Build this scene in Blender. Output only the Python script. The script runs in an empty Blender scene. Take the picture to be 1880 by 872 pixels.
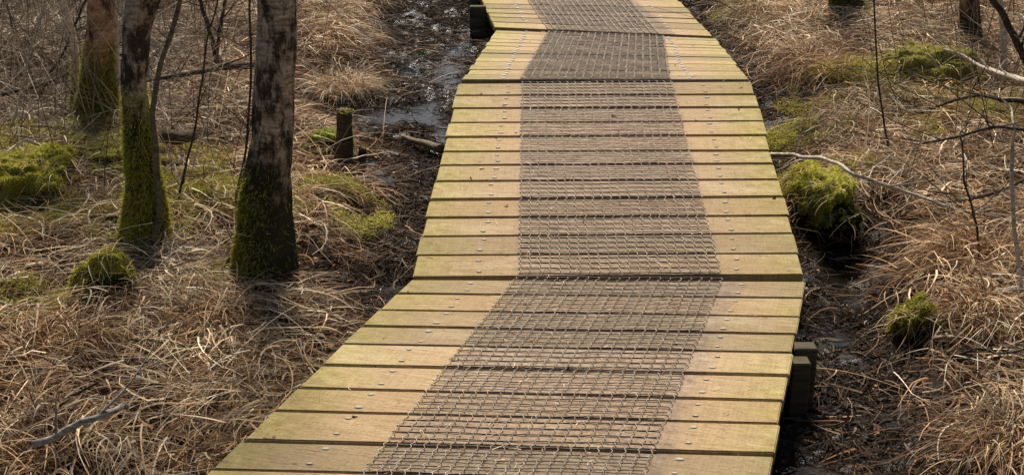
import bpy, bmesh, math, random
import numpy as np
from mathutils import Vector

# ------------------------------------------------------------------ camera, sky, sun
sc = bpy.context.scene
col = sc.collection
R = math.radians
F, TH, CZ = 2500.0, R(20.9), 1.74          # focal length in pixels of the 1880 px wide photograph, pitch, eye height
cd = bpy.data.cameras.new('camera'); cam = bpy.data.objects.new('camera', cd); col.objects.link(cam)
cd.sensor_width = 36; cd.lens = F/1880*36; cd.clip_end = 400; cd.clip_start = .05
cam.location = (0, 0, CZ); cam.rotation_euler = (R(90)-TH, 0, 0)
sc.camera = cam
SUN_EL, SUN_AZ = R(47), R(-4)              # azimuth from +Y (straight ahead), negative to the left
w = bpy.data.worlds.new('World'); sc.world = w; w.use_nodes = True
nt = w.node_tree; nt.nodes.clear()
sky = nt.nodes.new('ShaderNodeTexSky'); sky.sky_type = 'NISHITA'; sky.sun_disc = False
sky.sun_elevation = SUN_EL; sky.sun_rotation = SUN_AZ; sky.dust_density = 2.0; sky.ozone_density = .6
bg = nt.nodes.new('ShaderNodeBackground'); bg.inputs['Strength'].default_value = .05
wo = nt.nodes.new('ShaderNodeOutputWorld')
nt.links.new(sky.outputs[0], bg.inputs[0]); nt.links.new(bg.outputs[0], wo.inputs[0])
sd = bpy.data.lights.new('sun', 'SUN'); sd.energy = 5.0; sd.angle = R(14); sd.color = (1, .93, .81)
so = bpy.data.objects.new('sun', sd); col.objects.link(so)
d = Vector((math.sin(SUN_AZ)*math.cos(SUN_EL), math.cos(SUN_AZ)*math.cos(SUN_EL), math.sin(SUN_EL)))
so.rotation_euler = d.to_track_quat('Z', 'Y').to_euler()
sc.view_settings.view_transform = 'Standard'; sc.view_settings.look = 'None'
sc.view_settings.exposure = 0.60; sc.view_settings.gamma = 1
sc.render.engine = 'CYCLES'
sc.cycles.max_bounces = 6; sc.cycles.diffuse_bounces = 3; sc.cycles.transparent_max_bounces = 4
random.seed(7); rng = np.random.default_rng(7)

# ------------------------------------------------------------------ measuring helpers
RT = np.array((1., 0, 0)); FW = np.array((0, math.cos(TH), -math.sin(TH))); UP = np.array((0, math.sin(TH), math.cos(TH)))
C0 = np.array((0, 0, CZ))
def ray(px, py): return RT*(px-940)/F + UP*(436-py)/F + FW
def onz(px, py, z=0.03):                    # where the line of sight meets height z
    q = ray(px, py); return C0 + q*((z-CZ)/q[2])
def onY(px, py, Y):
    q = ray(px, py); return C0 + q*(Y/q[1])
def proj(X, Y, Z=0.03):
    X = np.asarray(X, float); Y = np.asarray(Y, float); dz = Z-CZ
    dep = Y*FW[1]+dz*FW[2]; dep = np.where(dep < .05, .05, dep)
    return 940+F*X/dep, 436-F*(Y*UP[1]+dz*UP[2])/dep

def vnoise(x, y, seed=0):
    xi = np.floor(x).astype(np.int64); yi = np.floor(y).astype(np.int64); fx = x-xi; fy = y-yi
    fx = fx*fx*(3-2*fx); fy = fy*fy*(3-2*fy)
    def h(a, b):
        n = (a*374761393+b*668265263+seed*1442695) & 0xffffffff
        n = ((n ^ (n >> 13))*1274126177) & 0xffffffff
        return ((n ^ (n >> 16)) & 0xffff)/65535.
    return (h(xi, yi)*(1-fx)+h(xi+1, yi)*fx)*(1-fy)+(h(xi, yi+1)*(1-fx)+h(xi+1, yi+1)*fx)*fy
def fbm(x, y, seed=0, o=3):
    s = 0; a = .5; t = 0
    for k in range(o): s = s+a*vnoise(x*2**k, y*2**k, seed+k); t += a; a *= .55
    return s/t

def inpoly(px, py, poly):
    c = np.zeros(np.shape(px), bool); n = len(poly)
    for i in range(n):
        x1, y1 = poly[i]; x2, y2 = poly[(i+1) % n]
        if y1 == y2: continue
        c ^= ((y1 > py) != (y2 > py)) & (px < (x2-x1)*(py-y1)/(y2-y1)+x1)
    return c
# wet peat beside and under the walk (outlines on the ground, read off the photograph)
MUD = [[tuple(onz(*p)[:2]) for p in poly] for poly in (
    [(690,20),(790,-60),(1300,-60),(1330,60),(1400,140),(1500,190),(1470,300),(1460,390),(1600,420),(1690,450),(1660,530),(1740,660),(1730,710),(1740,790),(1780,1100),
     (1200,1100),(760,1100),(640,880),(660,780),(700,640),(620,600),(590,520),(610,450),(650,400),(690,370),(680,330),(650,275),(610,240),(530,215),(545,140),(670,120),(680,80)],)]
def mudmask(X, Y):
    X = X+.16*(fbm(X*5, Y*5, 3)-.5); Y = Y+.24*(fbm(X*5, Y*5, 9)-.5)
    return sum(inpoly(X, Y, p) for p in MUD) > 0
HUM = []                                     # hummocks of the ground: x, y, radius, height
def hum(px, py, r, h): h *= .65; q = onz(px, py); HUM.append((q[0], q[1], r, h))
for a in ((100,690,.28,.10),(390,590,.3,.06),(330,800,.3,.07),(60,860,.3,.08),(1480,100,.45,.12),(1430,20,.4,.1),(1750,640,.3,.10),(1840,560,.3,.1),(1650,330,.5,.05),
          (1800,420,.4,.09),(640,110,.4,.10),(560,60,.5,.10),(60,330,.5,.12),(190,270,.35,.10),(360,380,.3,.06),(60,150,.6,.14),(1760,130,.5,.16),(1560,190,.4,.1),(1850,300,.5,.1),
          (620,440,.22,.05),(480,200,.4,.08),(300,100,.6,.14),(1830,860,.3,.08),(1700,30,.8,.2),(560,830,.0001,0)): hum(*a)
# smoothed mud field on a lattice so that the banks slope
GX = np.linspace(-7, 7, 281); GY = np.linspace(.5, 13.5, 261)
gx, gy = np.meshgrid(GX, GY); field = mudmask(gx, gy).astype(float)
for _ in range(3):
    for ax in (0, 1):
        field = (np.roll(field, 1, ax)+field*2+np.roll(field, -1, ax))/4
def mud(X, Y):
    X = np.asarray(X, float); Y = np.asarray(Y, float)
    i = np.clip((X+7)/14*280, 0, 279.999); j = np.clip((Y-.5)/13*260, 0, 259.999)
    a = i.astype(int); b = j.astype(int); fx = i-a; fy = j-b
    return (field[b, a]*(1-fx)+field[b, a+1]*fx)*(1-fy)+(field[b+1, a]*(1-fx)+field[b+1, a+1]*fx)*fy
BARE = []
POOL = []
for a in ((800,118,70,26),(700,200,130,20),(790,190,50,30),(850,80,40,18),(620,190,60,12),(715,505,45,24),(1560,500,50,40),(1530,590,40,30),(1480,840,60,30),(820,230,30,20)):
    q_ = onz(a[0], a[1]); b2_ = onz(a[0]+a[2], a[1]); c2_ = onz(a[0], a[1]-a[3]); POOL.append((q_[0], q_[1], b2_[0]-q_[0], c2_[1]-q_[1]))
def bare(px, py, wx, wy, d_): a = onz(px, py); b2 = onz(px+wx, py); c2 = onz(px, py-wy); BARE.append((a[0], a[1], b2[0]-a[0], c2[1]-a[1], d_))
for a in ((632,322,34,16,.05),(700,700,30,12,.04),(90,500,45,14,.05),(450,640,34,10,.05),(170,650,34,12,.05),(400,810,30,14,.06),(20,760,30,14,.06),(1830,700,34,12,.06),(1740,540,30,12,.05),(1650,250,40,10,.05),(490,565,45,22,.06),(268,470,30,14,.05),(200,600,40,12,.05),(1690,635,40,12,.05),(375,285,75,45,.05),(110,720,50,22,.10),(200,790,30,12,.08),(335,760,28,12,.07),(250,520,30,15,.05),(30,420,50,20,.06),(190,310,40,14,.05),(20,200,60,20,.05),(280,60,90,40,.08),
          (120,170,50,30,.05),(430,480,30,15,.04),(700,330,40,14,.04),(690,345,30,8,.06),(1440,200,60,30,.05),(1555,200,50,10,.07),(1500,90,40,16,.07),(1840,545,50,22,.08),(1775,680,40,16,.08),(1680,420,40,12,.06),
          (1650,490,60,25,.05),(1580,600,40,30,.03),(1740,760,60,25,.06),(560,640,50,14,.05),(640,300,60,18,.05),(1830,250,40,15,.05),(560,470,30,12,.05),(1780,20,60,20,.05),(520,780,30,14,.06),(60,620,40,12,.05)): bare(*a)
SPOTS = [(60,350,.45,2600),(200,290,.4,2200),(360,365,.25,1500),(560,385,.25,900),(1500,255,.18,900),(1600,175,.35,900),(1740,140,.5,2600),(1790,235,.3,900),(60,590,.16,500),(460,545,.12,350),(1380,15,.2,300),(20,285,.35,1400),(250,400,.25,900),(1520,320,.16,500),(120,420,.2,500),(330,345,.2,900),(565,365,.16,500)]
def mossy(X, Y):
    z = np.zeros(np.shape(X))
    for (x, y, r_, n_) in SPOTS:
        c_ = onz(x, y); z = np.maximum(z, np.exp(-(((X-c_[0])/(r_*1.3))**2+((Y-c_[1])/r_)**2)*1.2))
    return z*(fbm(X*7, Y*7, 71) > .46)
def hollow(X, Y):
    X2 = X+.10*(fbm(X*6, Y*6, 201)-.5); Y2 = Y+.14*(fbm(X*6, Y*6, 202)-.5); h = np.zeros(np.shape(X)); dd = np.zeros(np.shape(X))
    for bx, by, rx, ry, d_ in BARE:
        e = np.exp(-(((X2-bx)/rx)**2+((Y2-by)/ry)**2)); h = np.maximum(h, e); dd = np.maximum(dd, e*d_)
    n_ = np.clip((fbm(X*3.7+5, Y*3.7, 203)-.63)*6, 0, 1); return np.maximum(h, n_), np.maximum(dd, n_*.05)
def poolf(X, Y):
    pl = np.zeros(np.shape(X))
    for bx, by, rx, ry in POOL: pl = np.maximum(pl, np.exp(-(((X-bx)/rx)**2+((Y-by)/ry)**2)**2))
    return pl
def gz(X, Y):
    X = np.asarray(X, float); Y = np.asarray(Y, float)
    m = mud(X, Y)
    z = .045+.07*(fbm(X*1.7+3, Y*1.7, 21)-.45)+.05*(fbm(X*6, Y*6, 5)-.5)
    for hx, hy, r, h in HUM: z = z+h*np.exp(-((X-hx)**2+(Y-hy)**2)/(r*r))
    z = z-hollow(X, Y)[1]
    pl = np.zeros(np.shape(X))
    for bx, by, rx, ry in POOL: pl = np.maximum(pl, np.exp(-(((X-bx)/rx)**2+((Y-by)/ry)**2)**2))
    z = z*(1-m)+m*(-.010+.05*(fbm(X*7, Y*7, 31, 2)-.5)-.026*pl)
    return z
def G(px, py):
    q = onz(px, py, .03)
    for _ in range(3): q = onz(px, py, float(gz(q[0], q[1])))
    return q

# ------------------------------------------------------------------ object helpers
def link(o, parent=None):
    col.objects.link(o)
    if parent is not None: o.parent = parent
    return o
def tag(o, label=None, cat=None, group=None, kind=None):
    if label: o['label'] = label
    if cat: o['category'] = cat
    if group: o['group'] = group
    if kind: o['kind'] = kind
    return o
def empty(name, loc):
    o = bpy.data.objects.new(name, None); o.location = tuple(loc); o.empty_display_size = .1; return link(o)
class MB:
    """collects geometry in world coordinates, then links it as one mesh object"""
    def __init__(s): s.v = []; s.f = []; s.c = []; s.n = 0; s.hascol = False
    def add(s, v, f, c=None):
        v = np.asarray(v, float).reshape(-1, 3); s.v.append(v); s.f.append(np.asarray(f, np.int64)+s.n)
        if c is not None: s.hascol = True; s.c.append(np.broadcast_to(np.asarray(c, float), (len(v), 3)))
        else: s.c.append(np.ones((len(v), 3)))
        s.n += len(v)
    def tube(s, pts, rad, sides=8, bump=0., caps=True, c=None):
        P = np.asarray(pts, float); n = len(P); rad = np.broadcast_to(np.asarray(rad, float), (n,))
        T = np.gradient(P, axis=0); T /= np.linalg.norm(T, axis=1)[:, None]+1e-9
        ref = np.array((0, 0, 1.)) if abs(T[:, 2]).mean() < .8 else np.array((0, 1., 0))
        A = np.cross(T, ref); A /= np.linalg.norm(A, axis=1)[:, None]+1e-9; B = np.cross(T, A)
        a = np.arange(sides)*2*math.pi/sides
        rr = rad[:, None]*np.ones((1, sides))
        if bump:
            L = np.cumsum(np.r_[0, np.linalg.norm(np.diff(P, axis=0), axis=1)])[:, None]
            u = np.cos(a)[None]*2+5; v = np.sin(a)[None]*2+5
            rr = rr*(1+bump*(fbm(u*1.3+L*7, v*1.3+L*3, 77)-.5)*2)
        V = P[:, None]+rr[..., None]*(np.cos(a)[None, :, None]*A[:, None]+np.sin(a)[None, :, None]*B[:, None])
        V = V.reshape(-1, 3)
        i = np.arange(n-1)[:, None]*sides; k = np.arange(sides)[None]; k2 = (k+1) % sides
        Fq = np.stack([i+k, i+k2, i+sides+k2, i+sides+k], -1).reshape(-1, 4)
        if caps:
            V = np.vstack([V, P[0], P[-1]]); c0 = n*sides; kk = np.arange(sides); kk2 = (kk+1) % sides
            f0 = np.stack([kk2, kk, np.full(sides, c0), np.full(sides, c0)], -1)
            f1 = np.stack([(n-1)*sides+kk, (n-1)*sides+kk2, np.full(sides, c0+1), np.full(sides, c0+1)], -1)
            Fq = np.vstack([Fq, f0, f1])
        s.add(V, Fq, c)
    def build(s, name, m, parent=None, origin=None, smooth=True, attrs=None):
        V = np.vstack(s.v); Fq = np.vstack(s.f)
        if origin is None: origin = parent.location if parent is not None else (0, 0, 0)
        V = V-np.array(tuple(origin)); me = bpy.data.meshes.new(name)
        tri = Fq[:, 2] == Fq[:, 3]; quads = Fq[~tri]; tris = Fq[tri][:, :3]
        idx = np.concatenate([quads.ravel(), tris.ravel()]); nq, ntr = len(quads), len(tris)
        me.vertices.add(len(V)); me.vertices.foreach_set('co', V.astype(np.float32).ravel())
        me.loops.add(len(idx)); me.loops.foreach_set('vertex_index', idx.astype(np.int32))
        me.polygons.add(nq+ntr)
        me.polygons.foreach_set('loop_start', np.concatenate([np.arange(nq)*4, nq*4+np.arange(ntr)*3]).astype(np.int32))
        me.polygons.foreach_set('use_smooth', np.full(nq+ntr, smooth))
        me.update(calc_edges=True)
        if s.hascol:
            at = me.color_attributes.new('tint', 'FLOAT_COLOR', 'POINT')
            cc = np.hstack([np.vstack(s.c), np.ones((len(V), 1))]); at.data.foreach_set('color', cc.astype(np.float32).ravel())
        for k, val in (attrs or {}).items():
            at = me.attributes.new(k, 'FLOAT', 'POINT'); at.data.foreach_set('value', np.asarray(val, np.float32))
        me.materials.append(m); o = bpy.data.objects.new(name, me)
        if parent is None: o.location = tuple(origin)
        return link(o, parent)

# ------------------------------------------------------------------ materials
def newmat(name):
    m = bpy.data.materials.new(name); m.use_nodes = True; t = m.node_tree; t.nodes.clear()
    out = t.nodes.new('ShaderNodeOutputMaterial'); b = t.nodes.new('ShaderNodeBsdfPrincipled'); t.links.new(b.outputs[0], out.inputs[0])
    return m, t, b, out
def N(t, kind, **kw):
    n = t.nodes.new(kind)
    for k, v in kw.items():
        if k in n.inputs: n.inputs[k].default_value = v
        else: setattr(n, k, v)
    return n
def noise(t, vec, scale, detail=4, rough=.55, stretch=None):
    if stretch:
        mp = N(t, 'ShaderNodeMapping'); mp.inputs['Scale'].default_value = stretch; t.links.new(vec, mp.inputs[0]); vec = mp.outputs[0]
    n = N(t, 'ShaderNodeTexNoise', Scale=scale, Detail=detail, Roughness=rough); t.links.new(vec, n.inputs['Vector']); return n.outputs['Fac']
def ramp(t, fac, stops):
    r = N(t, 'ShaderNodeValToRGB'); e = r.color_ramp.elements
    while len(e) < len(stops): e.new(.5)
    for k, (p, c) in enumerate(stops): e[k].position = p; e[k].color = (*c, 1) if len(c) == 3 else c
    t.links.new(fac, r.inputs[0]); return r.outputs[0]
def g3(v): return (v, v, v)
def mix(t, f, a, b, mode='MIX'):
    m = N(t, 'ShaderNodeMix', data_type='RGBA', blend_type=mode)
    for s, v in ((m.inputs[0], f), (m.inputs[6], a), (m.inputs[7], b)):
        if isinstance(v, (int, float)): s.default_value = v
        elif isinstance(v, tuple): s.default_value = (*v, 1)
        else: t.links.new(v, s)
    return m.outputs[2]
def mth(t, op, a, b=0., c=None):
    m = N(t, 'ShaderNodeMath', operation=op)
    for s, v in zip(m.inputs, (a, b, c)):
        if v is None: continue
        if isinstance(v, (int, float)): s.default_value = v
        else: t.links.new(v, s)
    return m.outputs[0]
def bump(t, b, h, strength=.5, dist=.01):
    n = N(t, 'ShaderNodeBump', Strength=strength, Distance=dist); t.links.new(h, n.inputs['Height']); t.links.new(n.outputs[0], b.inputs['Normal'])

def mat_blades(name, trans=.25, rough=.7):
    m, t, b, out = newmat(name)
    a = N(t, 'ShaderNodeAttribute', attribute_name='tint'); b.inputs['Roughness'].default_value = rough
    b.inputs['Specular IOR Level'].default_value = .06
    t.links.new(a.outputs['Color'], b.inputs['Base Color'])
    tr = N(t, 'ShaderNodeBsdfTranslucent'); t.links.new(a.outputs['Color'], tr.inputs[0])
    mx = N(t, 'ShaderNodeMixShader'); mx.inputs[0].default_value = trans
    t.links.new(b.outputs[0], mx.inputs[1]); t.links.new(tr.outputs[0], mx.inputs[2]); t.links.new(mx.outputs[0], out.inputs[0])
    return m
M_straw = mat_blades('dead_grass', .14, .5)
M_moss = mat_blades('moss', .35, .9)
M_leaf = mat_blades('dead_leaf', .15, .8)

def mat_ground():
    m, t, b, _ = newmat('peat_ground')
    tc = N(t, 'ShaderNodeTexCoord').outputs['Object']
    at = N(t, 'ShaderNodeAttribute', attribute_name='mud').outputs['Fac']
    n1 = noise(t, tc, 9, 6, .65); n2 = noise(t, tc, 60, 5, .7)
    dry = ramp(t, n1, [(.3, (.010,.007,.005)), (.55, (.028,.018,.012)), (.75, (.06,.04,.026))])
    dry = mix(t, ramp(t, n2, [(.35, g3(0)), (.7, g3(1))]), dry, (.075,.05,.032))
    wet = ramp(t, n2, [(.3, (.004,.003,.003)), (.55, (.014,.010,.008)), (.72, (.05,.036,.027))])
    t.links.new(mix(t, at, dry, wet), b.inputs['Base Color'])
    rw = ramp(t, n1, [(.4, g3(.24)), (.62, g3(.6))])
    t.links.new(mix(t, at, (.95,.95,.95), rw), b.inputs['Roughness'])
    t.links.new(mth(t, 'MULTIPLY', at, .45), b.inputs['Specular IOR Level'])
    bump(t, b, mth(t, 'ADD', n1, mth(t, 'MULTIPLY', n2, .9)), 1., .04)
    return m
def mat_water():
    m, t, b, _ = newmat('bog_water')
    tc = N(t, 'ShaderNodeTexCoord').outputs['Object']
    b.inputs['Base Color'].default_value = (.012,.010,.008,1); b.inputs['Roughness'].default_value = .06
    b.inputs['IOR'].default_value = 1.33
    bump(t, b, noise(t, tc, 14, 3), .5, .02)
    return m
def mat_wood(name='deck_wood', dk=1.):
    m, t, b, _ = newmat(name)
    uv = N(t, 'ShaderNodeUVMap', uv_map='UVMap').outputs[0]; sep = N(t, 'ShaderNodeSeparateXYZ'); t.links.new(uv, sep.inputs[0])
    rnd = N(t, 'ShaderNodeObjectInfo').outputs['Random']
    off = N(t, 'ShaderNodeCombineXYZ'); t.links.new(mth(t, 'MULTIPLY', rnd, 37.), off.inputs[0]); t.links.new(mth(t, 'MULTIPLY', rnd, 91.), off.inputs[1])
    va = N(t, 'ShaderNodeVectorMath', operation='ADD'); t.links.new(uv, va.inputs[0]); t.links.new(off.outputs[0], va.inputs[1]); v = va.outputs[0]
    grain = noise(t, v, 1, 6, .6, (7, 160, 1)); fine = noise(t, v, 150, 4, .6); blot = noise(t, v, 5, 4, .6, (1.2, 3, 1))
    cross = noise(t, v, 1, 2, .5, (260, 6, 1))
    base = ramp(t, grain, [(.25, (.24,.155,.078)), (.5, (.36,.25,.135)), (.75, (.46,.34,.20))])
    base = mix(t, mth(t, 'MULTIPLY', blot, .45), base, (.46,.315,.185))
    # algae towards both plank ends
    e = mth(t, 'ABSOLUTE', mth(t, 'SUBTRACT', sep.outputs[0], .5))
    e = mth(t, 'ADD', e, mth(t, 'MULTIPLY', mth(t, 'SUBTRACT', blot, .5), .28))
    e = mth(t, 'ADD', e, mth(t, 'MULTIPLY', mth(t, 'SUBTRACT', rnd, .5), .05))
    ef = ramp(t, e, [(.33, g3(0)), (.52, g3(.85))])
    alg = ramp(t, noise(t, v, 30, 5), [(.30, (.20,.165,.035)), (.5, (.33,.275,.075)), (.75, (.46,.385,.16))])
    c = mix(t, ef, base, alg)
    # dirt trodden in under the wire netting
    s2 = N(t, 'ShaderNodeSeparateXYZ'); t.links.new(N(t, 'ShaderNodeUVMap', uv_map='netting').outputs[0], s2.inputs[0])
    k = mth(t, 'ABSOLUTE', mth(t, 'SUBTRACT', s2.outputs[0], .5))
    k = mth(t, 'ADD', k, mth(t, 'MULTIPLY', mth(t, 'SUBTRACT', noise(t, v, 26, 5, .75), .5), .16))
    kf = ramp(t, k, [(.47, g3(.80)), (.53, g3(0))])
    dirt = ramp(t, noise(t, v, 42, 6, .7), [(.30, (.11,.078,.055)), (.44, (.23,.165,.12)), (.60, (.33,.248,.185)), (.75, (.48,.38,.28))])
    dirt = mix(t, 1., dirt, (dk, dk*.97, dk*.97), 'MULTIPLY')
    c = mix(t, kf, c, dirt)
    cr = noise(t, v, 1, 3, .6, (3.5, 230, 1)); cm = noise(t, v, 4, 2)
    c = mix(t, mth(t, 'MULTIPLY', ramp(t, cr, [(.62, g3(0)), (.68, g3(.8))]), ramp(t, cm, [(.5, g3(0)), (.62, g3(1))])), c, (.13,.085,.045))
    c = mix(t, ramp(t, noise(t, v, 3.2, 5, .65, (1, 3, 1)), [(.54, g3(0)), (.70, g3(.45))]), c, (.55,.45,.30))
    # knots, specks and scuffs
    vo = N(t, 'ShaderNodeTexVoronoi', Scale=1.); mp = N(t, 'ShaderNodeMapping'); mp.inputs['Scale'].default_value = (9, 13, 1)
    t.links.new(v, mp.inputs[0]); t.links.new(mp.outputs[0], vo.inputs['Vector'])
    c = mix(t, ramp(t, vo.outputs['Distance'], [(.03, g3(.75)), (.075, g3(0))]), c, (.11,.065,.035))
    med = noise(t, v, 38, 5, .7, (1, 1.8, 1)); c = mix(t, .75, c, ramp(t, med, [(.32, (.62,.58,.50)), (.46, g3(.93)), (.60, g3(1.)), (.78, (1.22,1.2,1.12))]), 'MULTIPLY')
    c = mix(t, .5, c, ramp(t, cross, [(.3, g3(.82)), (.7, g3(1.15))]), 'MULTIPLY')
    c = mix(t, .55, c, ramp(t, fine, [(.3, g3(.55)), (.5, g3(.9)), (.75, g3(1.25))]), 'MULTIPLY')
    c = mix(t, 1., c, ramp(t, rnd, [(0, (.70,.71,.68)), (.25, (.90,.87,.80)), (.6, (1.,1.,1.)), (1, (1.10,1.06,1.02))]), 'MULTIPLY')
    t.links.new(c, b.inputs['Base Color']); b.inputs['Roughness'].default_value = .8; b.inputs['Specular IOR Level'].default_value = .15
    h = mth(t, 'ADD', mth(t, 'MULTIPLY', grain, 1.), mth(t, 'ADD', mth(t, 'MULTIPLY', fine, .6), mth(t, 'MULTIPLY', cross, .5)))
    st_ = noise(t, v, 7, 5, .7, (1, 2.2, 1)); m2_ = b.inputs['Base Color'].links[0].from_socket
    t.links.new(mix(t, ramp(t, st_, [(.58, g3(0)), (.75, g3(.45))]), m2_, mix(t, 1., m2_, (.55,.52,.46), 'MULTIPLY')), b.inputs['Base Color'])
    bump(t, b, h, .55, .003)
    return m
def mat_beam():
    m, t, b, _ = newmat('bearer_wood'); tc = N(t, 'ShaderNodeTexCoord').outputs['Object']
    n = noise(t, tc, 12, 5, .6, (1, 6, 6))
    t.links.new(ramp(t, n, [(.3, (.035,.028,.018)), (.7, (.11,.09,.05))]), b.inputs['Base Color']); b.inputs['Roughness'].default_value = .85; b.inputs['Specular IOR Level'].default_value = .12
    bump(t, b, n, .5, .004); return m
def mat_wire(name='galvanised_wire', k=1.):
    m, t, b, _ = newmat(name); tc = N(t, 'ShaderNodeTexCoord').outputs['Object']
    t.links.new(ramp(t, noise(t, tc, 25, 3), [(.35, (.13*k,.095*k,.065*k)), (.55, (.26*k,.21*k,.16*k)), (.75, (.44*k,.38*k,.30*k))]), b.inputs['Base Color'])
    b.inputs['Metallic'].default_value = .35; b.inputs['Roughness'].default_value = .5; return m
def mat_steel():
    m, t, b, _ = newmat('screw_steel'); b.inputs['Base Color'].default_value = (.33,.27,.20,1); b.inputs['Metallic'].default_value = .0; b.inputs['Roughness'].default_value = .7; b.inputs['Specular IOR Level'].default_value = .3; return m
def mat_bark(name, light, mid, dark, patch=.5, low=None):
    m, t, b, _ = newmat(name); tc = N(t, 'ShaderNodeTexCoord').outputs['Object']
    st = noise(t, tc, 1, 6, .7, (14, 14, 85)); pa = noise(t, tc, 11, 7, .72, (1.6, 1.6, .75)); fi = noise(t, tc, 90, 6, .75)
    c = ramp(t, st, [(.32, dark), (.44, mid), (.68, light)])
    c = mix(t, ramp(t, pa, [(patch-.04, g3(0)), (patch+.06, g3(.92))]), c, ramp(t, fi, [(.35, (.012,.010,.008)), (.7, (.06,.045,.032))]))
    c = mix(t, .8, c, ramp(t, fi, [(.32, g3(.35)), (.5, g3(.95)), (.7, g3(1.35))]), 'MULTIPLY')
    c = mix(t, ramp(t, noise(t, tc, 13, 4), [(.55, g3(0)), (.7, g3(.5))]), c, (.16,.15,.07))
    if low:
        a = N(t, 'ShaderNodeAttribute', attribute_name='low').outputs['Fac']
        lowc = ramp(t, fi, [(.3, (.010,.010,.006)), (.65, (.045,.042,.016)), (.8, (.09,.09,.03))])
        c = mix(t, ramp(t, mth(t, 'ADD', a, mth(t, 'MULTIPLY', mth(t, 'SUBTRACT', pa, .5), 1.2)), [(.4, g3(0)), (.6, g3(.95))]), c, lowc)
    t.links.new(c, b.inputs['Base Color']); b.inputs['Roughness'].default_value = .85; b.inputs['Specular IOR Level'].default_value = .12
    bump(t, b, mth(t, 'ADD', mth(t, 'MULTIPLY', st, .6), mth(t, 'ADD', pa, mth(t, 'MULTIPLY', fi, .7))), .9, .012)
    return m
M_ground = mat_ground(); M_water = mat_water(); M_deck = mat_wood(); M_deck_far = mat_wood('dirtier_deck_wood', .50); M_deck_end = mat_wood('muddy_deck_wood', .66); M_beam = mat_beam(); M_wire = mat_wire(); M_wire_dark = mat_wire('dirty_backlit_wire', .38); M_steel = mat_steel()  # row wires: dirt plus backlit darkness put into their colour
M_birch = mat_bark('birch_bark', (.72,.60,.44), (.42,.30,.19), (.08,.055,.04), .50, True)
M_birch_red = mat_bark('reddish_birch_bark', (.74,.46,.30), (.48,.25,.14), (.12,.06,.04), .53, True)
M_twig_pale = mat_bark('pale_twig_bark', (.78,.68,.54), (.58,.48,.37), (.20,.15,.11), .72)
M_twig_dark = mat_bark('dark_twig_bark', (.12,.09,.065), (.06,.045,.033), (.02,.015,.012), .6)
M_twig_green = mat_bark('sapling_bark', (.26,.23,.14), (.15,.13,.08), (.04,.035,.025), .6)
M_dead = mat_bark('rotten_wood', (.16,.11,.07), (.08,.055,.038), (.02,.014,.01), .6)
M_peat = mat_bark('peat', (.06,.045,.02), (.03,.026,.012), (.012,.010,.006), .6)

# ------------------------------------------------------------------ ribbons of grass, moss and leaves
PAL_STRAW = np.array([(.80,.60,.36),(.66,.46,.26),(.50,.33,.18),(.86,.73,.52),(.34,.21,.11),(.14,.08,.045),(.56,.34,.17),(.42,.33,.21)])
PAL_OLD = np.array([(.25,.135,.07),(.15,.085,.048),(.34,.19,.10),(.085,.05,.032),(.40,.25,.14)])
PAL_GREY = np.array([(.34,.285,.22),(.22,.18,.135),(.46,.39,.30),(.13,.10,.07),(.60,.52,.41)])
PAL_OLIVE = np.array([(.42,.36,.12),(.32,.30,.09),(.52,.42,.22),(.22,.22,.05)])
PAL_MOSS = np.array([(.46,.42,.05),(.60,.53,.07),(.32,.32,.04),(.70,.62,.15),(.17,.17,.03)])
PAL_GREEN = np.array([(.25,.32,.04),(.38,.42,.055),(.15,.2,.025),(.50,.49,.10)])
PAL_DRY = np.array([(.48,.42,.08),(.36,.35,.06),(.55,.46,.15),(.24,.25,.04)])
PAL_LEAF = np.array([(.27,.13,.065),(.38,.20,.10),(.17,.085,.045),(.48,.30,.18),(.10,.055,.035)])
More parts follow.
